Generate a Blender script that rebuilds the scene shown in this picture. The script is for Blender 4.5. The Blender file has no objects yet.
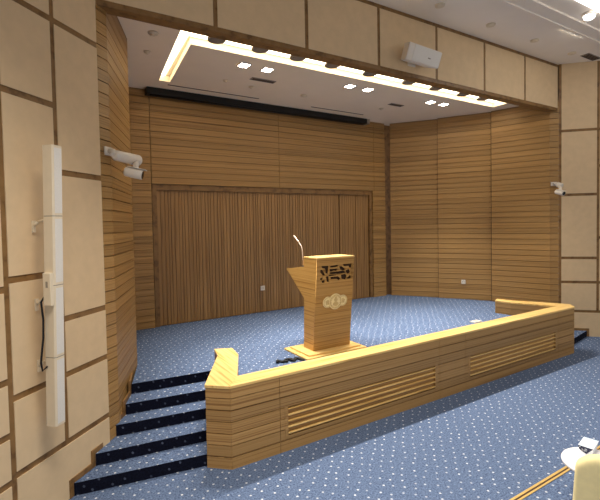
import bpy, bmesh, math, random
from mathutils import Vector, Matrix
random.seed(7)
S = bpy.context.scene
COL = S.collection
PI = math.pi

# ------------------------------------------------------------------ materials
def nodes(name):
    m = bpy.data.materials.new(name); m.use_nodes = True
    nt = m.node_tree; b = nt.nodes['Principled BSDF']
    return m, nt, b

def srgb(r, g, b):
    f = lambda c: (c/255/12.92) if c/255 <= .04045 else ((c/255+.055)/1.055)**2.4
    return (f(r), f(g), f(b), 1)

def plain(name, col, rough=.6, metal=0, noise=.05, nscale=18, spec=.4):
    m, nt, b = nodes(name)
    b.inputs['Roughness'].default_value = rough
    b.inputs['Metallic'].default_value = metal
    b.inputs['Specular IOR Level'].default_value = spec
    geo = nt.nodes.new('ShaderNodeNewGeometry')
    n = nt.nodes.new('ShaderNodeTexNoise'); n.inputs['Scale'].default_value = nscale
    n.inputs['Detail'].default_value = 3
    nt.links.new(geo.outputs['Position'], n.inputs['Vector'])
    r = nt.nodes.new('ShaderNodeValToRGB')
    r.color_ramp.elements[0].position = .3; r.color_ramp.elements[1].position = .7
    r.color_ramp.elements[0].color = tuple(c*(1-noise) for c in col[:3])+(1,)
    r.color_ramp.elements[1].color = tuple(min(1, c*(1+noise)) for c in col[:3])+(1,)
    nt.links.new(n.outputs['Fac'], r.inputs['Fac'])
    nt.links.new(r.outputs['Color'], b.inputs['Base Color'])
    return m

def emit(name, col, strength):
    m, nt, b = nodes(name)
    b.inputs['Base Color'].default_value = col
    b.inputs['Emission Color'].default_value = col
    b.inputs['Emission Strength'].default_value = strength
    return m

def wood(name, scale, dark, mid, light, rough=.42, plank_axis=None, pitch=.122, tone=.12):
    """striped veneer: fine dark lines along the grain, tone change from plank to plank"""
    m, nt, b = nodes(name); L = nt.links.new
    b.inputs['Roughness'].default_value = rough
    b.inputs['Specular IOR Level'].default_value = .35
    geo = nt.nodes.new('ShaderNodeNewGeometry')
    mp = nt.nodes.new('ShaderNodeMapping'); mp.inputs['Scale'].default_value = scale
    L(geo.outputs['Position'], mp.inputs['Vector'])
    n = nt.nodes.new('ShaderNodeTexNoise'); n.inputs['Scale'].default_value = 1.0
    n.inputs['Detail'].default_value = 2.5; n.inputs['Roughness'].default_value = .55
    L(mp.outputs['Vector'], n.inputs['Vector'])
    r = nt.nodes.new('ShaderNodeValToRGB'); e = r.color_ramp.elements
    e[0].position = .36; e[0].color = dark
    e[1].position = .66; e[1].color = light
    x = e.new(.43); x.color = mid
    L(n.outputs['Fac'], r.inputs['Fac'])
    out = r.outputs['Color']
    if plank_axis:
        sep = nt.nodes.new('ShaderNodeSeparateXYZ'); L(geo.outputs['Position'], sep.inputs[0])
        d = nt.nodes.new('ShaderNodeMath'); d.operation = 'DIVIDE'; d.inputs[1].default_value = pitch
        L(sep.outputs[plank_axis], d.inputs[0])
        fl = nt.nodes.new('ShaderNodeMath'); fl.operation = 'FLOOR'; L(d.outputs[0], fl.inputs[0])
        w = nt.nodes.new('ShaderNodeTexWhiteNoise'); w.noise_dimensions = '1D'; L(fl.outputs[0], w.inputs['W'])
        mr = nt.nodes.new('ShaderNodeMapRange'); mr.inputs['To Min'].default_value = 1-tone; mr.inputs['To Max'].default_value = 1+tone
        L(w.outputs['Value'], mr.inputs['Value'])
        hs = nt.nodes.new('ShaderNodeHueSaturation'); L(mr.outputs[0], hs.inputs['Value']); L(out, hs.inputs['Color'])
        out = hs.outputs['Color']
    L(out, b.inputs['Base Color'])
    bp = nt.nodes.new('ShaderNodeBump'); bp.inputs['Strength'].default_value = .5; bp.inputs['Distance'].default_value = .004
    L(n.outputs['Fac'], bp.inputs['Height']); L(bp.outputs['Normal'], b.inputs['Normal'])
    return m

def carpet(name, c0, c1, dot, dots=True):
    m, nt, b = nodes(name); L = nt.links.new
    b.inputs['Roughness'].default_value = .95; b.inputs['Specular IOR Level'].default_value = .1
    geo = nt.nodes.new('ShaderNodeNewGeometry')
    n = nt.nodes.new('ShaderNodeTexNoise'); n.inputs['Scale'].default_value = 60; n.inputs['Detail'].default_value = 6; n.inputs['Roughness'].default_value = .7
    L(geo.outputs['Position'], n.inputs['Vector'])
    r = nt.nodes.new('ShaderNodeValToRGB'); e = r.color_ramp.elements
    e[0].position = .36; e[0].color = c0; e[1].position = .66; e[1].color = c1
    L(n.outputs['Fac'], r.inputs['Fac'])
    out = r.outputs['Color']
    def M(op, a, bb=None):
        q = nt.nodes.new('ShaderNodeMath'); q.operation = op
        for i, v in enumerate((a, bb)):
            if v is None: continue
            if isinstance(v, (int, float)): q.inputs[i].default_value = v
            else: L(v, q.inputs[i])
        return q.outputs[0]
    if dots:
        sep = nt.nodes.new('ShaderNodeSeparateXYZ'); L(geo.outputs['Position'], sep.inputs[0])
        X = M('DIVIDE', M('ADD', sep.outputs['X'], M('MULTIPLY', sep.outputs['Z'], .37)), .15)
        Y = M('DIVIDE', M('ADD', sep.outputs['Y'], M('MULTIPLY', sep.outputs['Z'], .81)), .15)
        mx = None
        for o in (0, .5):
            cell0 = nt.nodes.new('ShaderNodeCombineXYZ'); L(M('FLOOR', M('ADD', X, o)), cell0.inputs[0]); L(M('FLOOR', M('ADD', Y, o)), cell0.inputs[1]); cell0.inputs[2].default_value = 3+o
            wj = nt.nodes.new('ShaderNodeTexWhiteNoise'); L(cell0.outputs[0], wj.inputs['Vector']); sj = nt.nodes.new('ShaderNodeSeparateColor'); L(wj.outputs['Color'], sj.inputs[0])
            fx = M('SUBTRACT', M('FRACT', M('ADD', X, o)), M('ADD', M('MULTIPLY', sj.outputs[0], .26), .37)); fy = M('SUBTRACT', M('FRACT', M('ADD', Y, o)), M('ADD', M('MULTIPLY', sj.outputs[1], .26), .37))
            d2 = M('ADD', M('MULTIPLY', fx, fx), M('MULTIPLY', fy, fy))
            cell = nt.nodes.new('ShaderNodeCombineXYZ'); L(M('FLOOR', M('ADD', X, o)), cell.inputs[0]); L(M('FLOOR', M('ADD', Y, o+.0)), cell.inputs[1])
            wn = nt.nodes.new('ShaderNodeTexWhiteNoise'); L(cell.outputs[0], wn.inputs['Vector'])
            s = M('MULTIPLY', M('LESS_THAN', d2, .0052), M('ADD', M('MULTIPLY', wn.outputs['Value'], .55), .45))
            mx = s if mx is None else M('MAXIMUM', mx, s)
        mix = nt.nodes.new('ShaderNodeMix'); mix.data_type = 'RGBA'
        L(mx, mix.inputs['Factor']); L(out, mix.inputs['A']); mix.inputs['B'].default_value = dot
        out = mix.outputs['Result']
    L(out, b.inputs['Base Color'])
    bp = nt.nodes.new('ShaderNodeBump'); bp.inputs['Strength'].default_value = .5; bp.inputs['Distance'].default_value = .006
    L(n.outputs['Fac'], bp.inputs['Height']); L(bp.outputs['Normal'], b.inputs['Normal'])
    return m

WD, WM, WL = srgb(136, 100, 56), srgb(166, 128, 76), srgb(177, 140, 88)
M_woodh = wood('horizontal_plank_veneer', (.22, .22, 80), WD, WM, WL, plank_axis='Z')
M_woodv = wood('vertical_slat_veneer', (46, 1.1, .7), srgb(126, 92, 54), srgb(156, 118, 72), srgb(168, 130, 83), plank_axis='X', pitch=.076)
M_woodback = wood('slat_backing_veneer', (40, 1, 1), srgb(96, 66, 36), srgb(116, 80, 46), srgb(128, 92, 54))
CD, CM, CL = srgb(200, 156, 86), srgb(226, 186, 112), srgb(236, 202, 134)  # paler copy of the plank wood, strong top light in its colour
M_capx = wood('lit_coping_lengthwise', (1.2, 42, 20), CD, CM, CL, rough=.35)
M_capy = wood('lit_coping_sideways', (42, 1.5, 20), CD, CM, CL, rough=.35)
M_lect = wood('lectern_veneer', (.5, .5, 80), srgb(158, 114, 56), srgb(184, 140, 75), srgb(196, 154, 88))
M_lectside = wood('lectern_side_veneer', (.5, .5, 70), srgb(158, 114, 56), srgb(184, 140, 75), srgb(196, 154, 88))
M_trim = wood('wall_trim_veneer', (9, 9, 9), srgb(110, 80, 46), srgb(130, 97, 57), srgb(142, 108, 66))
M_panel = plain('beige_fabric_panel', srgb(220, 194, 156), .85, noise=.035, nscale=9, spec=.15)
M_white = plain('white_plaster_ceiling', srgb(248, 236, 214), .9, noise=.015, nscale=3, spec=.1)
M_hallceil = plain('warm_white_ceiling_paint', srgb(246, 238, 226), .9, noise=.015, nscale=3, spec=.1)
M_slot = plain('cove_white_paint', srgb(246, 236, 212), .8, noise=.01)
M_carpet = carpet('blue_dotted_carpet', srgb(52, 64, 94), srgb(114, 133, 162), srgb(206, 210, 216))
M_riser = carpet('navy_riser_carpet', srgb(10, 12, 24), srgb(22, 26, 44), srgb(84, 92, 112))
M_black = plain('black_metal', srgb(16, 15, 15), .5)
M_dark = plain('dark_lens_glass', srgb(14, 13, 14), .15)
M_cable = plain('black_rubber_cable', srgb(14, 14, 18), .7)
M_plastic = plain('white_plastic', srgb(228, 220, 208), .45, noise=.015)
M_cream = plain('cream_plastic', srgb(226, 212, 186), .5, noise=.02)
M_grille = plain('white_speaker_grille', srgb(226, 222, 214), .6, noise=.05, nscale=160)
M_grey = plain('grey_metal', srgb(150, 140, 126), .5)
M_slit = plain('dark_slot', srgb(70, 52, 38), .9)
M_brass = plain('polished_brass', srgb(236, 200, 124), .35, metal=.55, noise=.04)
M_brassdk = plain('brown_rubber_insert', srgb(70, 48, 28), .7)
M_gold = plain('pale_gold_medallion', srgb(246, 228, 174), .4, noise=.1, nscale=60)
M_golddk = plain('engraved_gold', srgb(216, 190, 130), .5, noise=.1, nscale=60)
M_steel = plain('brushed_pale_metal', srgb(196, 178, 160), .4, metal=.3)
M_table = plain('white_lacquer', srgb(240, 238, 240), .3, noise=.01)
M_yellow = plain('pale_yellow_upholstery', srgb(246, 230, 172), .85, noise=.04, nscale=30)
M_navy = plain('navy_card', srgb(16, 26, 66), .5)
M_paper = plain('white_paper', srgb(240, 246, 252), .7, noise=.01)
M_pblue = plain('pale_blue_card', srgb(206, 226, 240), .6)
M_lamp = emit('cove_led_diffuser', (1, .86, .62, 1), 5)
M_down = emit('downlight_diffuser', (1, .92, .80, 1), 40)
M_hall = emit('hall_lamp_diffuser', (1, .95, .90, 1), 4)
M_glow = emit('hall_cove_led', (1, .90, .74, 1), 4)

# ------------------------------------------------------------------ mesh helpers
class MB:
    def __init__(self): self.bm = bmesh.new(); self.mats = []
    def mi(self, m):
        if m is None: return 0
        if m not in self.mats: self.mats.append(m)
        return self.mats.index(m)
    def face(self, pts, m=None):
        f = self.bm.faces.new([self.bm.verts.new(p) for p in pts]); f.material_index = self.mi(m); return f
    def prism(self, poly, z0, z1, m=None, mtop=None):
        """poly = [(x,y)...] counter clockwise or not; closed solid"""
        n = len(poly)
        if sum(poly[i][0]*poly[(i+1)%n][1]-poly[(i+1)%n][0]*poly[i][1] for i in range(n)) < 0: poly = poly[::-1]
        a = [self.bm.verts.new((x, y, z0)) for x, y in poly]; b = [self.bm.verts.new((x, y, z1)) for x, y in poly]
        i0 = self.mi(m); i1 = self.mi(mtop or m)
        f = self.bm.faces.new(a[::-1]); f.material_index = i0
        f = self.bm.faces.new(b); f.material_index = i1
        for i in range(n):
            f = self.bm.faces.new((a[i], a[(i+1)%n], b[(i+1)%n], b[i])); f.material_index = i0
    def box(self, x0, x1, y0, y1, z0, z1, m=None, M=None):
        v = [self.bm.verts.new((M @ Vector(p)) if M else p) for p in
             [(x0,y0,z0),(x1,y0,z0),(x1,y1,z0),(x0,y1,z0),(x0,y0,z1),(x1,y0,z1),(x1,y1,z1),(x0,y1,z1)]]
        k = self.mi(m)
        for q in ((0,3,2,1),(4,5,6,7),(0,1,5,4),(1,2,6,5),(2,3,7,6),(3,0,4,7)):
            f = self.bm.faces.new([v[i] for i in q]); f.material_index = k
    def bevbox(self, x0, x1, y0, y1, z0, z1, r, m=None, M=None, seg=3):
        b2 = bmesh.new(); bmesh.ops.create_cube(b2, size=1)
        for v in b2.verts: v.co = Vector(((x0+x1)/2+v.co.x*(x1-x0), (y0+y1)/2+v.co.y*(y1-y0), (z0+z1)/2+v.co.z*(z1-z0)))
        bmesh.ops.bevel(b2, geom=b2.edges[:], offset=r, segments=seg, profile=.5, affect='EDGES')
        self.merge(b2, m, M)
    def merge(self, b2, m=None, M=None, smooth=False):
        k = self.mi(m); mp = {}
        for v in b2.verts: mp[v] = self.bm.verts.new((M @ v.co) if M else v.co)
        for f in b2.faces:
            g = self.bm.faces.new([mp[v] for v in f.verts]); g.material_index = k; g.smooth = smooth
        b2.free()
    def cyl(self, p0, p1, r, m=None, r1=None, seg=20, cap=True):
        p0 = Vector(p0); p1 = Vector(p1); d = (p1-p0).normalized()
        u = d.orthogonal().normalized(); w = d.cross(u); r1 = r if r1 is None else r1
        A = [self.bm.verts.new(p0+r*(math.cos(2*PI*i/seg)*u+math.sin(2*PI*i/seg)*w)) for i in range(seg)]
        B = [self.bm.verts.new(p1+r1*(math.cos(2*PI*i/seg)*u+math.sin(2*PI*i/seg)*w)) for i in range(seg)]
        k = self.mi(m)
        for i in range(seg):
            f = self.bm.faces.new((A[i], A[(i+1)%seg], B[(i+1)%seg], B[i])); f.smooth = True; f.material_index = k
        if cap:
            f = self.bm.faces.new(A[::-1]); f.material_index = k
            f = self.bm.faces.new(B); f.material_index = k
    def lathe(self, prof, c, m=None, seg=32):
        """prof = [(r,z)...] around vertical axis at c"""
        k = self.mi(m); rings = []
        for r, z in prof:
            rings.append([self.bm.verts.new((c[0]+r*math.cos(2*PI*i/seg), c[1]+r*math.sin(2*PI*i/seg), c[2]+z)) for i in range(seg)])
        for a, b in zip(rings, rings[1:]):
            for i in range(seg):
                f = self.bm.faces.new((a[i], a[(i+1)%seg], b[(i+1)%seg], b[i])); f.smooth = True; f.material_index = k
        f = self.bm.faces.new(rings[0][::-1]); f.material_index = k
        f = self.bm.faces.new(rings[-1]); f.material_index = k
    def tube(self, pts, r, m=None, seg=10):
        pts = [Vector(p) for p in pts]; k = self.mi(m); rings = []; u = None
        for i, p in enumerate(pts):
            d = (pts[min(i+1, len(pts)-1)]-pts[max(i-1, 0)]).normalized()
            u = d.orthogonal().normalized() if u is None else (u-d*u.dot(d)).normalized()
            w = d.cross(u); rr = r[i] if isinstance(r, (list, tuple)) else r
            rings.append([self.bm.verts.new(p+rr*(math.cos(2*PI*j/seg)*u+math.sin(2*PI*j/seg)*w)) for j in range(seg)])
        for a, b in zip(rings, rings[1:]):
            for j in range(seg):
                f = self.bm.faces.new((a[j], a[(j+1)%seg], b[(j+1)%seg], b[j])); f.smooth = True; f.material_index = k
        f = self.bm.faces.new(rings[0][::-1]); f.material_index = k
        f = self.bm.faces.new(rings[-1]); f.material_index = k
    def planks(self, p0, p1, z0, z1, t, m, pitch=.122, g=.005, d=.028):
        """wall plate from p0 to p1 with its boarded face on the LEFT-hand normal side; back is t behind. V grooves every pitch"""
        d = min(d, t*.6)
        p0 = Vector((p0[0], p0[1])); p1 = Vector((p1[0], p1[1])); e = (p1-p0).normalized(); n = Vector((e.y, -e.x))
        prof = [(0, z0)]
        k = math.floor(z0/pitch)+1
        while k*pitch < z1-.012:
            z = k*pitch
            if z > z0+.012 and t > d: prof += [(0, z-g), (-d, z-g*.8), (-d, z+g*.8), (0, z+g)]
            k += 1
        prof += [(0, z1), (-t, z1), (-t, z0)]
        A = [self.bm.verts.new((p0.x+n.x*o, p0.y+n.y*o, z)) for o, z in prof]
        B = [self.bm.verts.new((p1.x+n.x*o, p1.y+n.y*o, z)) for o, z in prof]
        q = self.mi(m); N = len(prof)
        for i in range(N):
            f = self.bm.faces.new((A[i], B[i], B[(i+1)%N], A[(i+1)%N])); f.material_index = q
        f = self.bm.faces.new(A); f.material_index = q
        f = self.bm.faces.new(B[::-1]); f.material_index = q
    def build(self, name, parent=None, mat=None):
        bmesh.ops.recalc_face_normals(self.bm, faces=self.bm.faces)
        me = bpy.data.meshes.new(name); self.bm.to_mesh(me); self.bm.free()
        for m in (self.mats or [mat]): me.materials.append(m)
        o = bpy.data.objects.new(name, me); COL.objects.link(o)
        if parent is not None: put(o, parent)
        return o

def put(o, parent):
    """parent keeping mesh written in world coordinates"""
    mw = parent_world(parent)
    o.data.transform(mw.inverted()); o.parent = parent

def parent_world(p):
    m = p.matrix_basis.copy()
    while p.parent is not None:
        p = p.parent; m = p.matrix_basis @ m
    return m

def tag(o, label=None, cat=None, group=None, kind=None):
    if label: o['label'] = label
    if cat: o['category'] = cat
    if group: o['group'] = group
    if kind: o['kind'] = kind
    return o

def empty(name, loc, label, cat, group=None):
    o = bpy.data.objects.new(name, None); COL.objects.link(o); o.location = loc; o.empty_display_size = .1
    return tag(o, label, cat, group)

def copy_thing(o, loc, label, group=None):
    r = o.copy(); COL.objects.link(r); r.location = loc; r['label'] = label
    if group: r['group'] = group
    for ch in list(o.children):
        c = ch.copy(); COL.objects.link(c); c.parent = r
        for g in list(ch.children):
            d = g.copy(); COL.objects.link(d); d.parent = c
    return r

def struct(o, label=None, cat=None): return tag(o, label, cat, None, 'structure')

# ------------------------------------------------------------------ key dimensions
ZS, R5 = .61, .122                 # stage height, riser
ZP = .866                          # parapet top
YP = 4.02                          # parapet front
YB = 8.164                         # back wall
YH = 4.84                          # face of the header beam
ZC = 5.02                          # stage ceiling
ZM = 5.76                          # hall ceiling
MX = 10.04                         # the stage is symmetrical about x = MX/2
def mir(p): return (MX-p[0],)+tuple(p[1:])
SQ = math.sqrt(.5)
L0 = (.57, 4.83)
R0 = mir(L0)
def lw(s, off=0.0): return (L0[0]-s*SQ+off*SQ, L0[1]-s*SQ-off*SQ)    # left wall: s towards the audience, off into the room

# ------------------------------------------------------------------ floors
b = MB(); b.prism([(-4, 2.09), (14, 2.09), (14, 8.6), (-4, 8.6)], -.1, 0, M_carpet); struct(b.build('floor'), 'blue carpeted floor with pale dots in front of the stage', 'floor')
b = MB(); b.prism([(-4, -6), (14, -6), (14, 2.085), (-4, 2.085)], -.1, .12, M_carpet); struct(b.build('floor_tier'), 'blue carpeted seating tier in the foreground', 'floor')

NOSE = [((.896, 5.397), (1.925, 5.285)), ((.783, 5.122), (1.86, 4.985)), ((.637, 4.91), (1.72, 4.757)), ((.415, 4.642), (1.565, 4.492)), ((.208, 4.44), (1.425, 4.235))]
RET_OUT = [(1.41, 4.20), (1.875, 5.064), (1.939, 5.36)]
RET_IN = [(1.79, 4.262), (2.10, 4.956), (2.148, 5.267)]
b = MB()
st = [(1.79, 4.262), (2.10, 4.956), (2.148, 5.267), (1.941, 5.365), (1.935, 5.284), (.905, 5.397), (1.10, 6.10), (1.16, 8.23)]
st = st + [(7.78, 8.23), (8.40, 7.16), (9.02, 6.10)] + [mir(p) for p in st[5:6]] + [mir(p) for p in (st[4], st[3], st[2], st[1], st[0])]
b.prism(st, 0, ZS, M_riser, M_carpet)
struct(b.build('floor_stage'), 'raised stage floor covered in blue carpet', 'floor')

# ------------------------------------------------------------------ steps left and right of the stage
def steps(f, label):
    c = f((.9, 4.7))
    e = empty('stage_steps', (c[0], c[1], 0), label, 'steps', 'carpeted steps up to the stage')
    for k in range(1, 5):
        z = ZS-k*R5
        p = [f(q) for q in (NOSE[k][0], NOSE[k][1], NOSE[k-1][1], NOSE[k-1][0])]
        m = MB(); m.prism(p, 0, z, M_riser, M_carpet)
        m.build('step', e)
    # dark carpet face of the top riser
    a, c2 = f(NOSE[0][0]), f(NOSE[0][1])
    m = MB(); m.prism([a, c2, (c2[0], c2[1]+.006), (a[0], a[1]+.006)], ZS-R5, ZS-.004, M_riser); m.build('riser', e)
    return e
steps(lambda p: tuple(p), 'navy and blue carpeted steps beside the left wall up to the stage')
steps(mir, 'short carpeted steps just showing behind the right end of the parapet')

def stringer(f, name, label):
    m = MB(); T = .022
    W = [(.17-.0, 4.43)]
    pts = [NOSE[4], NOSE[3], NOSE[2], NOSE[1], NOSE[0]]
    P = [Vector(q[0]) for q in pts]
    def strip(a, c, z0, z1):
        a = Vector(a); c = Vector(c); d = (c-a).normalized(); n = Vector((-d.y, d.x))
        m.prism([f(tuple(q)) for q in (a+n*.003, c+n*.003, c+n*(.003+T), a+n*(.003+T))], z0, z1, M_trim)
    for i in range(5):
        k = 4-i; zt = ZS-k*R5
        d = (P[i+1]-P[i]).normalized() if i < 4 else Vector((.27, .78)).normalized()
        fw = (P[i]-P[i-1]).normalized() if i else Vector((SQ, SQ))
        zlow = zt-R5
        strip(P[i]-fw*.045, P[i], zlow, zt+.05)
        if i < 4: strip(P[i], P[i+1]-d*.045, zt, zt+.05)
    strip(P[4], Vector((1.07, 6.08)), ZS, ZS+.035)
    struct(m.build(name), label, 'trim')
stringer(lambda p: tuple(p), 'trim_1', 'stepped brown wooden skirting beside the left steps')
stringer(mir, 'trim_2', 'stepped brown wooden skirting beside the right steps')

# ------------------------------------------------------------------ side walls of the hall
ROWS = [(0, 1.13, [0, .535]), (0, .58, [.535, 1.155, 1.67, 3.01, 4.36, 5.76]),
        (.58, 1.13, [.535, 1.155, 2.10, 3.60, 4.36, 5.76]),
        (1.13, 2.1, [0, .50, .876, 1.305, 2.03, 3.60, 4.36, 5.76]),
        (2.1, 3.4, [0, .535, 1.155, 3.01, 4.36, 5.76])]
def sidewall(f, name, label, edge, k=1):
    m = MB(); m.prism([f(lw(0, 0)), f(lw(3.4*k, 0)), f(lw(3.4*k, -.15)), f(lw(.14, -.15))], 0, ZM, M_trim)
    w = struct(m.build(name), label, 'wall')
    for s0, s1, zz in ROWS:
        s0 *= k; s1 *= k
        for z0, z1 in zip(zz, zz[1:]):
            a = s0+(.025 if s0 else edge); c = s1-.025
            q0 = z0+(.028 if z0 else 0); q1 = z1-(.028 if z1 < 5.7 else 0)
            p = MB(); p.prism([f(lw(a, 0)), f(lw(c, 0)), f(lw(c, .008)), f(lw(a, .008))], q0, q1, M_panel)
            p.build('wall_panel', w)
sidewall(lambda p: tuple(p), 'wall_left', 'beige panelled hall wall with brown strips left of the stage', .004)
sidewall(mir, 'wall_right', 'beige panelled hall wall with brown strips right of the stage', .05, 1.27)

# ------------------------------------------------------------------ timber wings
K = (.69, 4.955); B1 = (1.10, 6.10)
def plate(name, a, c, z0, z1, t=.06, label=None, m=M_woodh):
    q = MB(); q.planks(a, c, z0, z1, t, m); return struct(q.build(name), label, 'wall' if label else None)
w = plate('wall_wing_left', L0, K, 0, ZC, .06, 'ribbed wooden wing wall left of the stage steps')
q = MB(); q.planks(K, B1, 0, ZC, .06, M_woodh); q.build('boarded_panel', w)
q = MB(); q.planks(B1, (1.17, YB+.08), 0, ZC, .06, M_woodh); q.build('boarded_panel', w)
w = plate('wall_wing_right', mir(K), R0, 0, ZC, .06, 'ribbed wooden wing wall right of the stage in stepped bays')
q = MB(); q.planks((9.0, 6.09), mir(K), 0, ZC, .06, M_woodh); q.build('boarded_panel', w)
q = MB(); q.planks((8.41, 7.14), (9.054, 6.140), 0, ZC, .06, M_woodh); q.build('boarded_panel', w)
q = MB(); q.planks((7.745, 8.10), (8.455, 7.189), 0, ZC, .06, M_woodh); q.build('boarded_panel', w)

q = MB(); q.prism([(8.50, 7.10), (8.60, 7.17), (8.54, 7.30), (8.44, 7.24)], 0, ZC, M_slit); q.prism([(9.10, 6.05), (9.2, 6.12), (9.14, 6.25), (9.04, 6.18)], 0, ZC, M_slit); q.build('shadow_gap_backing', w)  # dark posts added behind the bay seams, keeping light from leaking through
# ------------------------------------------------------------------ back wall with its slatted recess
X0, X1, ZT = 1.83, 7.20, 3.30
m = MB()
m.box(1.1, 8.0, YB+.13, YB+.25, 0, ZC+.3, M_trim)
wb = struct(m.build('wall_back'), 'wooden rear wall of the stage', 'wall')
def bplate(x0, x1, z0, z1, name='boarded_panel'):
    q = MB(); q.planks((x0, YB), (x1, YB), z0, z1, .13, M_woodh); return q.build(name, wb)
bplate(1.16, 1.815, ZS, ZC); bplate(1.825, 4.528, ZT, ZC); bplate(4.534, 7.25, ZT, ZC); bplate(7.205, 7.62, ZS, ZT); bplate(7.255, 7.62, ZT, ZC)
f_ = MB()
f_.box(X0, X0+.085, YB+.03, YB+.13, ZS, ZT-.006, M_trim); f_.box(X1-.085, X1, YB+.03, YB+.13, ZS, ZT-.006, M_trim)
f_.box(X0+.085, X1-.085, YB+.03, YB+.13, ZT-.11, ZT-.006, M_trim)
f_.build('recess_frame', wb)
def slats(name, x0, x1, label):
    q = MB(); q.box(x0, x1, YB+.10, YB+.129, ZS+.004, ZT-.112, M_woodback)
    x = x0+.004; i = 0
    while x < x1-.02:
        wd = (.062, .074, .054, .042)[i % 4]; i += 1
        e = min(x+wd, x1-.003)
        q.box(x, e, YB+.082, YB+.10, ZS+.004, ZT-.112, M_woodv); x = e+.008
    o = q.build(name); return struct(o, label, 'door')
slats('door_1', X0+.088, 6.19, 'wide vertically slatted wooden partition in the rear wall')
slats('door_2', 6.22, 6.70, 'narrow slatted wooden door leaf right of the wide partition')
slats('door_3', 6.712, X1-.088, 'narrowest slatted wooden leaf at the right end of the recess')

# ------------------------------------------------------------------ header beam
m = MB(); m.box(L0[0]-.3, R0[0]+.3, YH+.008, YH+.17, 4.79, ZM, M_trim)
wh = struct(m.build('wall_header'), 'beige panelled beam above the stage opening with brown strips', 'beam')
xs = [.58, 1.867, 3.148, 4.43, 5.695, 6.965, 8.24, 9.50]
for i, (a, c) in enumerate(zip(xs, xs[1:])):
    p = MB(); p.box(a+.028, c-.028 - (.03 if i == 6 else 0), YH, YH+.008, 4.79+.06, ZM-.06, M_panel); p.build('wall_panel', wh)

# ------------------------------------------------------------------ stage ceiling with its lit slot
m = MB()
SX0, SX1, SY0, SY1, SL, SLY = 1.65, 8.72, 5.50, 5.86, 1.86, 7.56
T = .10
def cp(x0, x1, y0, y1): m.box(x0, x1, y0, y1, ZC, ZC+T, M_white)
cp(.3, 9.8, YH+.17, SY0); cp(SX1, 9.8, SY0, SY1); cp(.3, 9.8, SLY, 8.3)
m.prism([(.3, SY0), (SX0, SY0), (SX0+.21, SLY), (.3, SLY)], ZC, ZC+T, M_white)
m.prism([(SL+.03, SY1), (9.8, SY1), (9.8, SLY), (SL+.19, SLY)], ZC, ZC+T, M_white)
cs = struct(m.build('ceiling_stage'), 'pale plaster ceiling over the stage with a lit slot', 'ceiling')
m = MB(); m.box(SX0-.1, SX1+.1, SY0-.1, SY1+.1, ZC+T+.004, ZC+T+.06, M_slot); m.box(SX0-.1, SL+.3, SY1+.101, SLY+.1, ZC+T+.004, ZC+T+.06, M_slot)
m.build('slot_top', cs)
cove = empty('cove_light', (SX0, SY0, ZC+T), 'long L shaped warm strip light set in the stage ceiling slot', 'light')
m = MB(); m.box(SX0+.01, SX1-.01, SY0+.01, SY1-.05, ZC+T-.012, ZC+T, M_lamp); m.build('light_strip', cove)
m = MB(); m.prism([(SX0+.04, SY1-.05), (SL-.02, SY1-.05), (SL+.10, SLY-.02), (SX0+.22, SLY-.02)], ZC+T-.012, ZC+T, M_lamp); m.build('light_strip', cove)
# narrow curtain slits near the screen
for x0, x1 in ((2.05, 3.85), (5.10, 6.55)):
    m = MB(); m.box(x0, x1, 7.70, 7.735, ZC-.003, ZC-.0005, M_slit); m.build('ceiling_slit', cs)

# ------------------------------------------------------------------ hall ceiling
m = MB(); m.box(-4, 14, -6, YH+.17, ZM, ZM+.1, M_hallceil); m.box(-4, 14, YH+.17, 8.4, ZM, ZM+.1, M_hallceil)
hc = struct(m.build('ceiling'), 'warm white hall ceiling in front of the stage', 'ceiling')
m = MB(); m.box(4.5, 9.3, 3.80, 3.86, ZM-.05, ZM, M_hallceil); m.box(4.5, 9.3, 3.60, 3.80, ZM-.03, ZM, M_hallceil)
m.build('ceiling_moulding', hc)
m = MB(); m.box(7.72, 8.42, 3.861, 3.885, ZM-.03, ZM-.002, M_glow)
tag(m.build('cove_strip_lamp'), 'small glowing strip along the ceiling moulding at top right', 'light')
m = MB(); m.box(6.2, 9.4, 2.7, 3.276, ZM-.03, ZM-.001, M_hall)
tag(m.build('ceiling_light_panel'), 'bright white ceiling light panel cut by the top right corner', 'light')
e = empty('round_ceiling_lamp', (7.57, 3.38, ZM), 'small round glowing ceiling lamp at the top right corner', 'light')
m = MB(); m.lathe([(.10, -.001), (.10, -.03), (.09, -.04)], (7.57, 3.40, ZM), M_plastic); m.build('rim', e)
m = MB(); m.lathe([(.085, -.04), (.075, -.08), (.04, -.10)], (7.57, 3.40, ZM), M_hall); m.build('lamp_diffuser', e)
for (x, y), lab in zip(((5.27, 4.41), (6.53, 4.42), (7.80, 4.40), (9.05, 4.37)),
        ('small round ceiling detector nearest the top edge above the beam', 'small round ceiling detector above the fifth beam panel',
         'small round ceiling detector above the sixth beam panel', 'small round ceiling detector nearest the right hall wall')):
    m = MB(); m.lathe([(.075, -.001), (.07, -.02), (.03, -.03)], (x, y, ZM), M_cream); tag(m.build('ceiling_detector'), lab, 'detector', 'round detectors on the hall ceiling')
e = empty('ceiling_vent', (9.62, 4.28, ZM), 'dark ceiling vent by the right hall wall', 'vent')
m = MB(); m.box(9.35, 9.85, 4.2, 4.36, ZM-.012, ZM-.001, M_grey); m.build('vent_frame', e)
m = MB()
for i in range(4): m.box(9.37, 9.83, 4.215+i*.036, 4.235+i*.036, ZM-.018, ZM-.012, M_slit)
m.build('vent_louvers', e)

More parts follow.
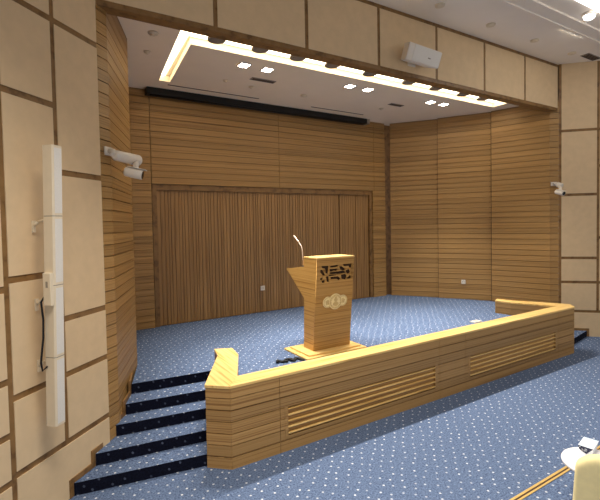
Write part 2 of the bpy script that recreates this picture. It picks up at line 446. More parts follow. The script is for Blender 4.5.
# stage ceiling fittings
def downlight(x, y, label):
    e = empty('ceiling_downlight', (x, y, ZC), label, 'light', 'square downlights over the stage')
    m = MB(); a = .095
    for q in ((-a, a, -a, -a+.02), (-a, a, a-.02, a), (-a, -a+.02, -a+.02, a-.02), (a-.02, a, -a+.02, a-.02)):
        m.box(x+q[0], x+q[1], y+q[2], y+q[3], ZC-.012, ZC-.001, M_plastic)
    m.build('frame', e)
    m = MB(); m.box(x-.073, x+.073, y-.073, y+.073, ZC-.009, ZC-.002, M_down); m.build('lamp_diffuser', e)
    return e
d0 = downlight(2.85, 6.21, 'square downlight over the stage, leftmost of the left pair')
for (x, y), lab in zip(((3.26, 6.21), (4.97, 6.22), (5.40, 6.22), (7.13, 6.23), (7.53, 6.22)),
        ('square downlight over the stage, right one of the left pair', 'square downlight over the stage, left one of the middle pair',
         'square downlight over the stage, right one of the middle pair', 'square downlight over the stage, left one of the right pair',
         'square downlight over the stage, rightmost of the right pair')):
    copy_thing(d0, (x, y, ZC), lab)

def spotlight(x, y, label):
    e = empty('stage_spotlight', (x, y, ZC), label, 'spotlight', 'round spotlights along the lit slot')
    m = MB(); m.lathe([(.115, 0), (.125, -.01), (.122, -.03), (.11, -.036)], (x, y, ZC-.001), M_grey, 28); m.build('housing', e)
    m = MB(); m.lathe([(.095, -.0365), (.085, -.039), (.05, -.039)], (x, y, ZC-.001), M_grey, 28); m.build('lens', e)
    return e
SPX = (2.13, 2.78, 3.41, 4.05, 4.83, 5.74, 6.45, 7.24, 7.86)
names = ['grey round spotlight on the lit slot edge, leftmost of nine'] + ['grey round spotlight on the lit slot edge, %s from the left' % w for w in
         ('second', 'third', 'fourth', 'fifth', 'sixth', 'seventh', 'eighth')] + ['grey round spotlight on the lit slot edge, rightmost of nine']
s0 = None
for x, lab in zip(SPX, names):
    if s0 is None: s0 = spotlight(x, 5.50, lab)
    else: copy_thing(s0, (x, 5.50, ZC), lab)

def vent(x0, x1, y, label):
    e = empty('linear_air_vent', ((x0+x1)/2, y, ZC), label, 'vent', 'linear vents in the stage ceiling')
    m = MB(); m.box(x0, x1, y-.06, y+.06, ZC-.01, ZC-.001, M_grey); m.build('vent_frame', e)
    m = MB(); m.box(x0+.02, x1-.02, y-.035, y-.01, ZC-.014, ZC-.01, M_slit); m.box(x0+.02, x1-.02, y+.01, y+.035, ZC-.014, ZC-.01, M_slit); m.build('vent_slots', e)
vent(3.2, 3.66, 6.70, 'thin grey air vent behind the left downlights')
vent(6.45, 6.82, 6.74, 'thin grey air vent between the middle and right downlights')
for (x, y, r), lab in zip(((3.40, 7.12, .05), (6.55, 7.11, .05), (4.52, 7.1, .07), (2.87, 7.02, .05), (1.36, 5.75, .07), (1.42, 6.4, .05)),
        ('dark sprinkler behind the left air vent', 'dark sprinkler behind the right air vent', 'pale detector near the middle of the stage ceiling',
         'pale sprinkler near the left end of the stage ceiling', 'round detector left of the lit slot, nearer the beam', 'small round detector left of the lit slot, farther back')):
    m = MB(); m.lathe([(r, -.001), (r*.9, -.02), (r*.35, -.025), (r*.35, -.04)], (x, y, ZC), M_cream, 20); tag(m.build('ceiling_sprinkler'), lab, 'sprinkler', 'small fittings on the stage ceiling')

# projection screen housing
e = empty('projection_screen', (4.3, 8.05, 4.87), 'long black roller screen housing along the top of the rear wall', 'projection screen')
m = MB(); m.bevbox(1.74, 6.88, 7.96, 8.155, 4.90, ZC-.002, .012, M_black); m.build('housing', e)
m = MB(); m.cyl((1.8, 8.02, 4.895), (6.82, 8.02, 4.895), .012, M_black); m.build('bottom_bar', e)
m = MB(); m.bevbox(6.88, 6.97, 7.965, 8.15, 4.905, ZC-.002, .01, M_grey); m.build('end_cap', e)

# ------------------------------------------------------------------ parapet
e = empty('stage_parapet', (5.02, 4.14, 0), 'long low boarded wooden parapet along the front of the stage', 'low wall')
HB = ZP-.028
XJ = [1.61, 2.18, 4.745, 5.31, 7.87, 8.43]
G = [(2.24, 4.69), (5.37, 7.82)]
def front(x0, x1, z0=0, z1=HB):
    q = MB(); q.planks((x0+.003, YP), (x1-.003, YP), z0, z1, .05, M_woodh); return q
for a, c in ((XJ[0], XJ[1]), (XJ[2], XJ[3]), (XJ[4], XJ[5])): front(a, c).build('front_panel', e)
for (a, c), (g0, g1) in zip(((XJ[1], XJ[2]), (XJ[3], XJ[4])), G):
    q = MB(); z0, z1 = .15, .51
    q.planks((a+.003, YP), (c-.003, YP), z1, HB, .05, M_woodh); q.planks((a+.003, YP), (c-.003, YP), 0, z0, .05, M_woodh)
    q.planks((a+.003, YP), (g0, YP), z0+.0005, z1-.0005, .05, M_woodh); q.planks((g1, YP), (c-.003, YP), z0+.0005, z1-.0005, .05, M_woodh)
    q.build('front_panel', e)
    fr = MB()
    fr.box(g0+.001, g1-.001, YP-.003, YP+.024, z1-.019, z1-.001, M_woodh); fr.box(g0+.001, g1-.001, YP-.003, YP+.024, z0+.001, z0+.019, M_woodh)
    fr.box(g0+.001, g0+.04, YP-.003, YP+.024, z0+.019, z1-.019, M_woodh); fr.box(g1-.04, g1-.001, YP-.003, YP+.024, z0+.019, z1-.019, M_woodh)
    fo = fr.build('ventilation_grille', e)
    bk = MB(); bk.box(g0+.001, g1-.001, YP+.025, YP+.049, z0+.001, z1-.001, M_woodh); bk.build('grille_back', fo)
    for i in range(5):
        z = z0+.046+i*.067
        sl = MB(); sl.box(g0+.042, g1-.042, YP-.008, YP+.024, z-.005, z+.005, M_capx); sl.build('slat', fo)
# core, corners and returns
core = MB()
core.prism([(1.64, YP+.051), (8.40, YP+.051), (8.24, 4.235), (1.80, 4.235)], 0, HB, M_woodh)
core.build('core', e)
for f in (lambda p: tuple(p), mir):
    flip = f is mir
    def pl(a, c, t=.02, name='return_panel'):
        q = MB(); a, c = f(a), f(c)
        if flip: a, c = c, a
        q.planks(a, c, 0, HB, t, M_woodh); q.build(name, e)
    pl((1.41, 4.20), (1.61, YP), .03, 'corner_panel')
    # body of the return, then boards on its faces
    q = MB(); q.prism([f(p) for p in ((1.44, 4.21), (1.63, 4.055), (1.77, 4.24), (2.075, 4.95), (2.12, 5.25), (1.955, 5.335), (1.90, 5.06))], 0, HB, M_woodh); q.build('core', e)
    pl((1.875, 5.064), (1.41, 4.20)); pl((1.939, 5.36), (1.875, 5.064)); pl((2.148, 5.267), (1.939, 5.36))
    pl((2.10, 4.956), (2.148, 5.267)); pl((1.79, 4.262), (2.10, 4.956))
q = MB(); q.planks((8.25, 4.25), (1.79, 4.25), 0, HB, .014, M_woodh); q.build('rear_panel', e)
def capm(m, poly, mat):
    m.prism(poly, HB+.0005, ZP, mat)
m = MB(); capm(m, [(1.605, YP-.006), (8.435, YP-.006), (8.25, 4.255), (1.79, 4.255)], M_capx); cap = m.build('coping', e)
for f in (lambda p: tuple(p), mir):
    m = MB(); capm(m, [f(p) for p in ((1.402, 4.198), (1.604, YP-.006), (1.789, 4.256), (2.104, 4.955), (2.152, 5.268), (1.936, 5.366), (1.871, 5.066))], M_capy)
    m.build('coping', e)

# ------------------------------------------------------------------ lectern
XL, XR = 3.323, 3.985
le = empty('lectern', (3.64, 5.2, ZS), 'tall wooden lectern with carved front and gold medallions on the stage', 'lectern')
m = MB(); m.bevbox(3.10, 4.16, 4.90, 5.55, ZS, ZS+.026, .004, M_capx, seg=1); m.bevbox(3.17, 4.10, 4.96, 5.49, ZS+.026, ZS+.052, .004, M_capx, seg=1); m.build('plinth', le)
ZB = ZS+.052
YF0, YF1, ZTOP = 5.085, 4.945, 2.018
def yf(z): return YF0+(YF1-YF0)*(z-ZB)/(ZTOP-ZB)
def prof_prism(m, prof, x0, x1, mat):
    A = [m.bm.verts.new((x0, y, z)) for y, z in prof]; B = [m.bm.verts.new((x1, y, z)) for y, z in prof]; n = len(prof); k = m.mi(mat)
    fs = [A[::-1], B]+[(A[i], A[(i+1)%n], B[(i+1)%n], B[i]) for i in range(n)]
    for q in fs: m.bm.faces.new(q).material_index = k
FT = .014
side = [(YF0+FT, ZB), (YF1+FT, ZTOP-.02), (5.293, ZTOP-.02), (5.300, 1.872), (5.82, 1.80), (5.312, 1.40), (5.34, ZB)]
for a, c in ((XL, XL+.03), (XR-.03, XR)):
    m = MB(); prof_prism(m, side, a, c, M_lectside); m.build('side_panel', le)
m = MB(); prof_prism(m, [(5.30, 1.868), (5.80, 1.798), (5.79, 1.775), (5.30, 1.845)], XL+.0305, XR-.0305, M_lect); m.build('desk', le)
m = MB(); prof_prism(m, [(5.335, ZB), (5.308, 1.40), (5.78, 1.775), (5.76, 1.775), (5.285, 1.41), (5.312, ZB)], XL+.0305, XR-.0305, M_lect); m.build('rear_panel', le)
m = MB(); prof_prism(m, [(5.27, 1.85), (5.27, ZTOP-.021), (5.292, ZTOP-.021), (5.298, 1.87)], XL+.0305, XR-.0305, M_lect); m.build('upstand', le)
m = MB(); prof_prism(m, [(YF1-.004, ZTOP-.0195), (YF1-.004, ZTOP), (5.296, ZTOP), (5.296, ZTOP-.0195)], XL-.004, XR+.004, M_capx); m.build('top_ledge', le)
# carved front
HOLES = [[(65,205),(85,200),(120,265),(105,280),(70,230)], [(80,150),(160,150),(158,250),(135,240),(130,190),(85,165)],
 [(190,155),(290,140),(280,160),(195,168)], [(185,195),(280,193),(275,215),(240,211),(190,226)], [(175,268),(270,262),(262,283),(180,282)],
 [(200,305),(300,303),(325,330),(310,350),(285,325),(205,325)], [(310,165),(340,165),(385,205),(370,217),(330,202)],
 [(360,135),(480,130),(465,180),(442,180),(445,155),(370,157)], [(405,225),(440,208),(455,245),(435,267),(400,242)],
 [(470,230),(505,218),(503,260),(474,262)], [(415,335),(460,290),(480,325),(455,335)], [(70,310),(92,305),(86,335),(70,330)],
 [(140,295),(165,290),(176,365),(160,360)], [(90,350),(115,340),(121,370),(95,372)], [(478,168),(505,160),(503,198),(480,198)], [(340,282),(396,276),(408,300),(398,345),(350,330)], [(188,240),(300,234),(345,226),(385,234),(392,252),(300,258),(188,254)], [(100,180),(112,185),(118,225),(108,215)], [(482,285),(505,276),(502,326),(482,320)]]
def hole_xy(u, v, c=None):
    px = 315+u/13.33; py = 255+v/13.33+(px-320)*.04
    return 3.392+(px-320)*.01809, 1.898-(py-266)*.01424
lean = math.hypot(YF0-YF1, ZTOP-ZB)/(ZTOP-ZB)
cu = bpy.data.curves.new('carved_front', 'CURVE'); cu.dimensions = '2D'; cu.fill_mode = 'BOTH'; cu.extrude = FT/2
def spl(pts):
    s = cu.splines.new('POLY'); s.points.add(len(pts)-1); s.use_cyclic_u = True
    for p, q in zip(s.points, pts): p.co = (q[0], q[1], 0, 1)
spl([(XL, 0), (XR, 0), (XR, (ZTOP-.02-ZB)*lean), (XL, (ZTOP-.02-ZB)*lean)])
def grow(h):
    n = len(h); area = sum(h[q][0]*h[(q+1)%n][1]-h[(q+1)%n][0]*h[q][1] for q in range(n)); sg = 1 if area > 0 else -1; out = []
    for q in range(n):                                   # push every vertex out along its bisector
        a, b_, c_ = Vector(h[q-1]), Vector(h[q]), Vector(h[(q+1) % n]); e1 = (b_-a).normalized(); e2 = (c_-b_).normalized()
        nn = (Vector((e1.y, -e1.x))+Vector((e2.y, -e2.x))); nn = nn.normalized() if nn.length > .2 else Vector((e1.y, -e1.x))
        out.append(tuple(b_+nn*sg*6.5))
    return out
for h in HOLES: spl([(x, (z-ZB)*lean) for x, z in (hole_xy(u, v) for u, v in grow(h))])
tmp = bpy.data.objects.new('carved_tmp', cu); COL.objects.link(tmp)
me = bpy.data.meshes.new_from_object(tmp.evaluated_get(bpy.context.evaluated_depsgraph_get()))
bpy.data.objects.remove(tmp)
ang = math.atan2(YF0-YF1, ZTOP-ZB)
me.transform(Matrix.Translation((0, YF0+FT/2, ZB)) @ Matrix.Rotation(PI/2+ang, 4, 'X'))
me.materials.clear(); me.materials.append(M_lect)
fo = bpy.data.objects.new('carved_front', me); COL.objects.link(fo); put(fo, le)
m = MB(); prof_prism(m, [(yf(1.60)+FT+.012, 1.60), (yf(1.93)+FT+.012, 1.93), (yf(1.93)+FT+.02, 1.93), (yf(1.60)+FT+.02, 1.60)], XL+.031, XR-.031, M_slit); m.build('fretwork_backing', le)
# medallions on the front: discs with raised rims and engraved figures
FM = Matrix.Translation((0, yf(1.36)-.001, 1.36)) @ Matrix.Rotation(PI/2+ang, 4, 'X')     # local x, y = up the face, z = out of it
def disc(m, cx, cy, r, z0, z1, mat, seg=32, sy=1):
    b2 = bmesh.new()
    A = [b2.verts.new((cx+r*math.cos(2*PI*i/seg), cy+r*sy*math.sin(2*PI*i/seg), z0)) for i in range(seg)]
    B = [b2.verts.new((cx+r*math.cos(2*PI*i/seg), cy+r*sy*math.sin(2*PI*i/seg), z1)) for i in range(seg)]
    b2.faces.new(A[::-1]); b2.faces.new(B)
    for i in range(seg): b2.faces.new((A[i], A[(i+1)%seg], B[(i+1)%seg], B[i]))
    m.merge(b2, mat, FM)
def annulus(m, cx, cy, r0, r1, z0, z1, mat, seg=32):
    b2 = bmesh.new()
    V = [[b2.verts.new((cx+r*math.cos(2*PI*i/seg), cy+r*math.sin(2*PI*i/seg), z)) for i in range(seg)] for r, z in ((r0, z0), (r1, z0), (r1, z1), (r0, z1))]
    for a in range(4):
        for i in range(seg): b2.faces.new((V[a][i], V[a][(i+1)%seg], V[(a+1)%4][(i+1)%seg], V[(a+1)%4][i]))
    m.merge(b2, mat, FM)
em = MB()
for cx in (3.532, 3.804):
    disc(em, cx, 0, .082, 0, .010, M_gold); annulus(em, cx, 0, .066, .074, .010, .014, M_golddk)
    for i in range(5):
        a = i*2*PI/5+PI/2; disc(em, cx+.026*math.cos(a), .026*math.sin(a), .014, .010, .014, M_golddk, 12)
    disc(em, cx, 0, .012, .010, .016, M_golddk, 12)
disc(em, 3.668, 0, .116, 0, .018, M_gold); annulus(em, 3.668, 0, .094, .103, .018, .022, M_golddk)
for i in range(20):
    a = i*2*PI/20; disc(em, 3.668+.084*math.cos(a), .084*math.sin(a), .008, .018, .021, M_golddk, 8)
disc(em, 3.668, .030, .026, .018, .026, M_golddk, 16, 1.2); disc(em, 3.668, -.032, .046, .018, .024, M_golddk, 20, .7); disc(em, 3.668, .066, .018, .018, .023, M_golddk, 12, .5)
eo = em.build('medallion', le); eo['label'] = 'three overlapping pale gold medallions'
# gooseneck microphone
m = MB(); m.cyl((3.473, 5.56, 1.828), (3.473, 5.56, 1.852), .026, M_black); m.tube([(3.473, 5.56, 1.85), (3.473, 5.563, 1.95), (3.473, 5.575, 2.065), (3.473, 5.60, 2.15), (3.473, 5.672, 2.215)], .0065, M_steel); mic = m.build('microphone', le)
m = MB(); m.tube([(3.473, 5.672, 2.215), (3.473, 5.70, 2.232), (3.473, 5.80, 2.30), (3.473, 5.83, 2.318)], [.007, .010, .012, .007], M_steel, 14); m.build('microphone_head', mic)

# cables and plates on the stage floor
m = MB()
pts = []
for i in range(60):
    t = i/59; pts.append((2.70+.36*t, 5.03+.05*math.sin(t*17)+.03*math.sin(t*5), ZS+.016+.008*math.sin(t*23+1)))
m.tube(pts, .015, M_cable, 8)
m.tube([(p[0]+.02, p[1]+.035*math.sin(i*.21), p[2]) for i, p in enumerate(pts)], .014, M_cable, 8)
tag(m.build('audio_cable'), 'loose black cables on the blue stage floor left of the lectern', 'cable')
e = empty('floor_outlet', (6.9, 5.0, ZS), 'small white outlet plate on the stage carpet behind the parapet', 'outlet')
m = MB(); m.bevbox(6.80, 7.0, 4.94, 5.06, ZS, ZS+.02, .006, M_plastic); m.build('plate', e)
m = MB(); m.box(6.86, 6.94, 4.97, 5.03, ZS+.02, ZS+.024, M_grey); m.build('socket', e)

def outlet(c, rz, label):
    A = Matrix.Translation(c) @ Matrix.Rotation(rz, 4, 'Z')     # local -y faces the room
    e = empty('wall_outlet', c, label, 'outlet', 'white outlets on the stage walls')
    m = MB(); m.bevbox(-.05, .05, -.014, 0, -.05, .05, .005, M_plastic, A); m.build('plate', e)
    m = MB()
    for dx in (-.018, .018): m.box(dx-.004, dx+.004, -.016, -.014, -.012, .012, M_black, A)
    m.box(-.004, .004, -.016, -.014, .02, .03, M_black, A)
    m.build('socket', e)
outlet((4.095, YB+.067, 1.13), 0, 'small white outlet low on the slatted rear partition')
outlet((8.705, 6.645, 1.03), -math.atan2(1.05, .645), 'small white outlet low on the right wooden wing')

# ------------------------------------------------------------------ column loudspeaker on the left wall
SC = .658+.24  # position along the wall (s)
def cwall(s, off, z): p = lw(s, off); return Vector((p[0], p[1], z))
cs0 = empty('column_loudspeaker', tuple(cwall(.86, .2, .85)), 'tall slim white column loudspeaker on the left hall wall', 'loudspeaker')
zb, zt = .855, 3.18
def colpt(ds, do, z):
    t = (z-zb)/(zt-zb); return cwall(.862+ds, .165+.065*t+do, z)
sec = [(-.042, .052), (.042, .052), (.052, .040), (.052, -.046), (.046, -.052), (-.046, -.052), (-.052, -.046), (-.052, .040)]
def colseg(m, z0, z1, mat, k=1.0):
    A = [m.bm.verts.new(colpt(a*k, c*k, z0)) for a, c in sec]; B = [m.bm.verts.new(colpt(a*k, c*k, z1)) for a, c in sec]; n = len(sec); q = m.mi(mat)
    m.bm.faces.new(A).material_index = q; m.bm.faces.new(B).material_index = q
    for i in range(n): m.bm.faces.new((A[i], A[(i+1)%n], B[(i+1)%n], B[i])).material_index = q
for z0, z1 in ((zb, 1.43), (1.437, 2.03), (2.037, 2.60), (2.607, zt)):
    m = MB(); colseg(m, z0, z1, M_cream); bo = m.build('cabinet', cs0)
    m = MB(); q = m.mi(M_grille)
    P4 = [colpt(a, .0535, z) for a, z in ((-.038, z0+.02), (.038, z0+.02), (.038, z1-.02), (-.038, z1-.02))]
    P5 = [colpt(a, .0505, z) for a, z in ((-.038, z0+.02), (.038, z0+.02), (.038, z1-.02), (-.038, z1-.02))]
    A = [m.bm.verts.new(p) for p in P4]; B = [m.bm.verts.new(p) for p in P5]
    m.bm.faces.new(A); m.bm.faces.new(B[::-1])
    for i in range(4): m.bm.faces.new((A[i], A[(i+1)%4], B[(i+1)%4], B[i]))
    m.build('grille', bo)
m = MB(); m.bm.free()
for z0 in (1.43, 2.03, 2.60):
    m = MB(); colseg(m, z0, z0+.007, M_grey, .97); m.build('joint', cs0)
for z in (2.58, 1.92, 1.40):
    m = MB(); a = colpt(.0, -.05, z); w0 = cwall(.862, .009, z-.06)
    m.cyl(tuple(a), tuple(cwall(.862, .06, z-.02)), .012, M_cream, seg=10); m.cyl(tuple(cwall(.862, .065, z-.02)), tuple(w0), .012, M_cream, seg=10)
    wp = cwall(.862, .009, z-.06); 
    A = Matrix.Translation(wp) @ Matrix.Rotation(PI/4, 4, 'Z'); m.box(-.016, .016, -.012, 0, -.05, .05, M_cream, A)
    m.build('wall_bracket', cs0)
m = MB(); c = colpt(.056, 0, 2.0)
A = Matrix.Translation(c) @ Matrix.Rotation(PI/4, 4, 'Z'); m.bevbox(-.03, .004, -.045, .03, -.13, .14, .006, M_cream, A)
m.box(-.032, -.029, -.02, .0, .02, .07, M_grey, A); m.build('connector_box', cs0)
m = MB(); m.tube([tuple(colpt(.065, -.03, 1.95)), tuple(colpt(.085, -.05, 1.90)), tuple(colpt(.075, -.04, 1.75)), tuple(colpt(.068, -.05, 1.6)), tuple(colpt(.085, -.05, 1.48)), tuple(colpt(.095, -.05, 1.40)), tuple(colpt(.08, -.05, 1.33)), tuple(colpt(.05, -.03, 1.36))], .008, M_cable); m.build('cable', cs0)

# ------------------------------------------------------------------ bullet cameras
def bullet(name_label, plate_c, nrm, arm, h0, h1, c0, c1, k=1.0):
    """plate on the wall, arm, upper housing h0-h1, camera barrel c0-c1"""
    e = empty('security_camera', plate_c, name_label, 'camera', 'white bullet cameras beside the stage')
    n = Vector(nrm).normalized(); P = Vector(plate_c)
    A = Matrix.Translation(P) @ n.to_track_quat('Z', 'Y').to_matrix().to_4x4()
    m = MB(); m.bevbox(-.06*k, .06*k, -.045*k, .045*k, 0, .02, .005, M_plastic, A); m.build('mounting_plate', e)
    m = MB(); m.tube([tuple(P+n*.02), tuple(P+n*.07), tuple(Vector(h0))], [.028*k, .026*k, .03*k], M_plastic, 14); m.build('arm', e)
    h0, h1, c0, c1 = map(Vector, (h0, h1, c0, c1))
    m = MB(); d = (h1-h0).normalized()
    m.tube([tuple(h0), tuple(h0+d*.03), tuple(h1-d*.02), tuple(h1)], [.03*k, .055*k, .062*k, .045*k], M_plastic, 20); m.build('junction_housing', e)
    m = MB(); mid0 = h1-d*.05; mid1 = c0.lerp(c1, .6); m.tube([tuple(mid0), tuple(mid0.lerp(mid1, .5)), tuple(mid1)], .03*k, M_plastic, 12); m.build('swivel_joint', e)
    d2 = (c1-c0).normalized()
    m = MB(); m.tube([tuple(c0), tuple(c0+d2*.015), tuple(c1-d2*.012), tuple(c1)], [.042*k, .052*k, .052*k, .05*k], M_plastic, 24); br = m.build('barrel', e)
    m = MB(); m.cyl(tuple(c1), tuple(c1+d2*.004), .043*k, M_dark, seg=24); m.build('lens', br)
    up = Vector((0, 0, 1)); s = d2.cross(up).normalized()
    m = MB(); A = Matrix((tuple(d2)+(0,), tuple(s)+(0,), tuple(s.cross(d2))+(0,), (0, 0, 0, 1))).transposed(); A.translation = c0
    L = (c1-c0).length; m.bevbox(.02, L+.03, -.045*k, .045*k, .053*k, .06*k, .003, M_plastic, A, 1); m.build('sun_shield', br)
bullet('white bullet camera on the wooden wing left of the stage', (.655, 4.908, 3.305), (SQ, -SQ, 0),
       None or (0, 0, 0), (.70, 4.80, 3.255), (1.00, 5.07, 3.25), (.80, 4.80, 3.09), (.965, 4.73, 3.05), 1.0)
bullet('white bullet camera on the wooden wing right of the stage', (9.40, 4.90, 3.25), (-SQ, -SQ, 0),
       None, (9.29, 4.80, 3.24), (9.32, 4.68, 3.18), (9.18, 4.74, 3.07), (9.14, 4.56, 3.02), .95)

# ------------------------------------------------------------------ loudspeaker hung on the beam
e = empty('wall_loudspeaker', (5.2, 4.72, 5.1), 'white box loudspeaker hanging tilted from the beam over the stage', 'loudspeaker')
A = Matrix.Translation((5.10, 4.66, 5.06)) @ Matrix.Scale(.9, 4) @ Matrix.Rotation(math.radians(0), 4, 'Z') @ Matrix.Rotation(math.radians(20), 4, 'X') @ Matrix.Rotation(math.radians(2), 4, 'Y')
m = MB()
# trapezoid cabinet
poly = [(-.41, .13), (-.36, -.13), (.36, -.13), (.41, .13)]
b2 = bmesh.new()
def trap(y0, y1, w0, w1, h):
    v = [b2.verts.new(p) for p in ((-w0, y0, -h), (w0, y0, -h), (w1, y1, -h), (-w1, y1, -h), (-w0, y0, h), (w0, y0, h), (w1, y1, h), (-w1, y1, h))]
    for q in ((0,3,2,1),(4,5,6,7),(0,1,5,4),(1,2,6,5),(2,3,7,6),(3,0,4,7)): b2.faces.new([v[i] for i in q])
trap(-.12, .12, .40, .30, .135)
bmesh.ops.bevel(b2, geom=b2.edges[:], offset=.012, segments=2, affect='EDGES')
m.merge(b2, M_plastic, A); m.build('cabinet', e)
m = MB(); m.box(-.27, .38, -.128, -.118, -.12, .12, M_grille, A); go = m.build('grille', e)
m = MB(); m.box(.08, .14, -.131, -.128, -.03, -.012, M_grey, A); m.build('badge', go)
m = MB(); m.box(-.06, .06, .10, .16, -.02, .02, M_plastic, A)
m.box(5.02, 5.18, YH-.02, YH-.001, 4.95, 5.2, M_plastic); m.cyl((5.1, YH-.02, 5.10), (5.1, 4.76, 5.08), .02, M_plastic); m.build('wall_bracket', e)

# ------------------------------------------------------------------ bottom right: brass edging, side table, armchair
e = empty('brass_edging', (7, 2.08, .12), 'brass edging strip along the carpeted tier in the foreground', 'edging strip')
m = MB(); m.box(2.4, 13, 2.078, 2.099, .105, .126, M_brass); m.build('brass_bar', e)
m = MB(); m.box(2.4, 13, 2.044, 2.061, .121, .126, M_brass); m.build('brass_bar', e)
m = MB(); m.box(2.4, 13, 2.0612, 2.0778, .121, .1235, M_brassdk); m.build('rubber_insert', e)

TZ = .50; TC = (3.835, 1.655)
e = empty('side_table', (TC[0], TC[1], .12), 'small round white side table at the bottom right corner', 'table')
m = MB(); m.lathe([(.23, -.035), (.246, -.028), (.251, -.014), (.245, -.002), (.237, 0)], (TC[0], TC[1], TZ), M_table, 48); m.build('tabletop', e)
m = MB(); m.lathe([(.022, .025), (.022, .345)], (TC[0], TC[1], .12), M_brass, 20); m.build('stem', e)
m = MB(); m.lathe([(.15, 0), (.15, .012), (.03, .025)], (TC[0], TC[1], .12), M_brass, 32); m.build('base', e)

# folded card box with a navy face on the table
e = empty('card_box', (3.95, 1.775, TZ), 'white and pale blue card box with a navy printed end on the side table', 'box')
A = Matrix.Translation((3.95, 1.775, TZ)) @ Matrix.Scale(.85, 4) @ Matrix.Rotation(math.radians(12), 4, 'Z')
m = MB()
b2 = bmesh.new()
v = [b2.verts.new(p) for p in ((-.055, -.05, 0), (.13, -.05, 0), (.13, .05, 0), (-.055, .05, 0), (-.075, -.065, .078), (.15, -.065, .078), (.15, .065, .078), (-.075, .065, .078))]
for q in ((0,3,2,1),(4,5,6,7),(0,1,5,4),(1,2,6,5),(2,3,7,6),(3,0,4,7)): b2.faces.new([v[i] for i in q])
m.merge(b2, M_paper, A); m.build('body', e)
m = MB()
def sidept(u, w, o): # end face of the box: u across (-1..1), w up (0..1), o out
    z = .078*w; hx = -.055-.02*w; hy = .05+.015*w
    return A @ Vector((hx-o, u*hy, z))
tri = [(1, .99), (-1, .97), (-.05, .03), (1, .42)]
Aa = [m.bm.verts.new(sidept(u, w, .002)) for u, w in tri]; Bb = [m.bm.verts.new(sidept(u, w, .0002)) for u, w in tri]; k = m.mi(M_navy)
m.bm.faces.new(Aa); m.bm.faces.new(Bb[::-1])
for i in range(4): m.bm.faces.new((Aa[i], Aa[(i+1)%4], Bb[(i+1)%4], Bb[i]))
pn = m.build('printed_end', e)
m = MB()
for u0, u1, w0, w1 in ((.72, .86, .78, .90), (.50, .56, .42, .68), (.36, .50, .42, .48), (.20, .25, .34, .62), (.08, .20, .34, .40), (.04, .09, .34, .80), (-.16, -.11, .34, .74), (-.16, -.02, .66, .72)):
    Q = [m.bm.verts.new(sidept(u, w, .0035)) for u, w in ((u0, w0), (u1, w0), (u1, w1), (u0, w1))]
    m.bm.faces.new(Q)
m.build('printed_marks', pn, M_paper)
m = MB(); m.box(-.07, .145, -.06, .06, .0785, .080, M_pblue, A); m.build('lid', e)

# pale yellow armchair, seen from behind
AC = (3.30, 1.355, .12)
ca = empty('armchair', AC, 'pale yellow upholstered armchair at the bottom right corner', 'chair')
A = Matrix.Translation(AC) @ Matrix.Rotation(math.radians(-50), 4, 'Z')
def bent_back():
    b2 = bmesh.new(); n = 14; H = 9
    rows = []
    for j in range(H+1):
        t = j/H; z = .12+t*.73; row = []
        for i in range(n+1):
            u = -1+2*i/n; w = .27*(1-.06*t)
            zz = z - (.10*abs(u)**4)*t
            row.append((u*w, .08*u*u-.20-.08*t, zz))
        rows.append(row)
    F = [[b2.verts.new(p) for p in r] for r in rows]; Bk = [[b2.verts.new((p[0]*.86, p[1]+.09, p[2]-.02*t)) for p in r] for t, r in enumerate(rows) for t in (0,)]
    for j in range(H):
        for i in range(n):
            b2.faces.new((F[j][i], F[j][i+1], F[j+1][i+1], F[j+1][i])); b2.faces.new((Bk[j][i], Bk[j+1][i], Bk[j+1][i+1], Bk[j][i+1]))
    for i in range(n):
        b2.faces.new((F[0][i], Bk[0][i], Bk[0][i+1], F[0][i+1])); b2.faces.new((F[H][i], F[H][i+1], Bk[H][i+1], Bk[H][i]))
    for j in range(H):
        b2.faces.new((F[j][0], F[j+1][0], Bk[j+1][0], Bk[j][0])); b2.faces.new((F[j][n], Bk[j][n], Bk[j+1][n], F[j+1][n]))
    return b2
m = MB(); m.merge(bent_back(), M_yellow, A, True); bo = m.build('backrest', ca)
md = bo.modifiers.new('round', 'SUBSURF'); md.levels = 1; md.render_levels = 2
m = MB(); m.bevbox(-.17, .2, -.13, .17, .20, .40, .05, M_yellow, A); m.build('seat', ca)
for sx in (-.13, .16):
    for sy in (-.12, .12):
        m = MB(); p0 = A @ Vector((sx, sy, .22)); p1 = A @ Vector((sx*1.08, sy*1.08, 0)); m.cyl(tuple(p0), tuple(p1), .018, M_brass, .012); m.build('leg', ca)

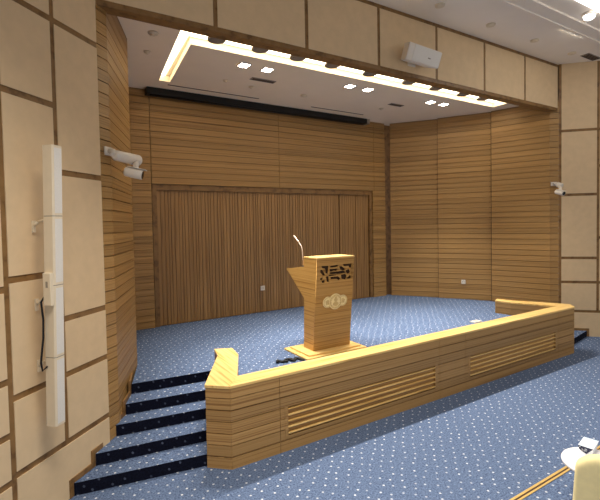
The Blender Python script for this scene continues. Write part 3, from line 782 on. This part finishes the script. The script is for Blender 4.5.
# ------------------------------------------------------------------ lights
def light(name, kind, loc, energy, col=(1, .9, .76), **kw):
    d = bpy.data.lights.new(name, kind); d.energy = energy; d.color = col
    for k, v in kw.items(): setattr(d, k, v)
    o = bpy.data.objects.new(name, d); COL.objects.link(o); o.location = loc; return o
for x, y in ((2.85, 6.21), (3.26, 6.21), (4.97, 6.22), (5.40, 6.22), (7.13, 6.23), (7.53, 6.22)):
    light('downlight_lamp', 'SPOT', (x, y, ZC-.03), 300, (1, .94, .86), spot_size=math.radians(64), spot_blend=.9, shadow_soft_size=.06)
for x in SPX:
    o = light('spotlight_lamp', 'SPOT', (x, 5.50, ZC-.09), 170, (1, .94, .86), spot_size=math.radians(78), spot_blend=.7, shadow_soft_size=.05); o.rotation_euler.x = math.radians(-16)
    if x < 3: o.data.energy = 320; o.rotation_euler.y = math.radians(-14)
for x, y, pw in ((1.0, 1.8, 110), (5, .4, 8), (8.3, 1.4, 30)):
    o = light('hall_lamp', 'AREA', (x, y, ZM-.06), pw, (1, .93, .84), shape='RECTANGLE', size=2.6, size_y=1.2, spread=math.radians(100))

W = bpy.data.worlds.new('world'); S.world = W; W.use_nodes = True
W.node_tree.nodes['Background'].inputs['Color'].default_value = (1, .93, .86, 1)
W.node_tree.nodes['Background'].inputs['Strength'].default_value = .5

# ------------------------------------------------------------------ camera (calibrated from the vanishing points)
RX = Vector((0.8509742224901701, -0.5248713574802204, -0.018786451344552264))
RD = Vector((-0.03329899131483274, -0.018220980539884434, -0.9992793268378867))
RF = Vector((0.5241507892149598, 0.85098651808653, -0.03298327152207501))
cd = bpy.data.cameras.new('camera'); co = bpy.data.objects.new('camera', cd); COL.objects.link(co)
co.matrix_world = Matrix(((RX.x, -RD.x, -RF.x, 0), (RX.y, -RD.y, -RF.y, 0), (RX.z, -RD.z, -RF.z, 2.5), (0, 0, 0, 1)))
cd.sensor_width = 36; cd.lens = 425/600*36; cd.shift_y = -12/600; cd.clip_start = .05
S.camera = co
vs = S.view_settings
vs.view_transform = 'Standard'; vs.look = 'None'; vs.gamma = 1; vs.exposure = .22; vs.use_curve_mapping = False
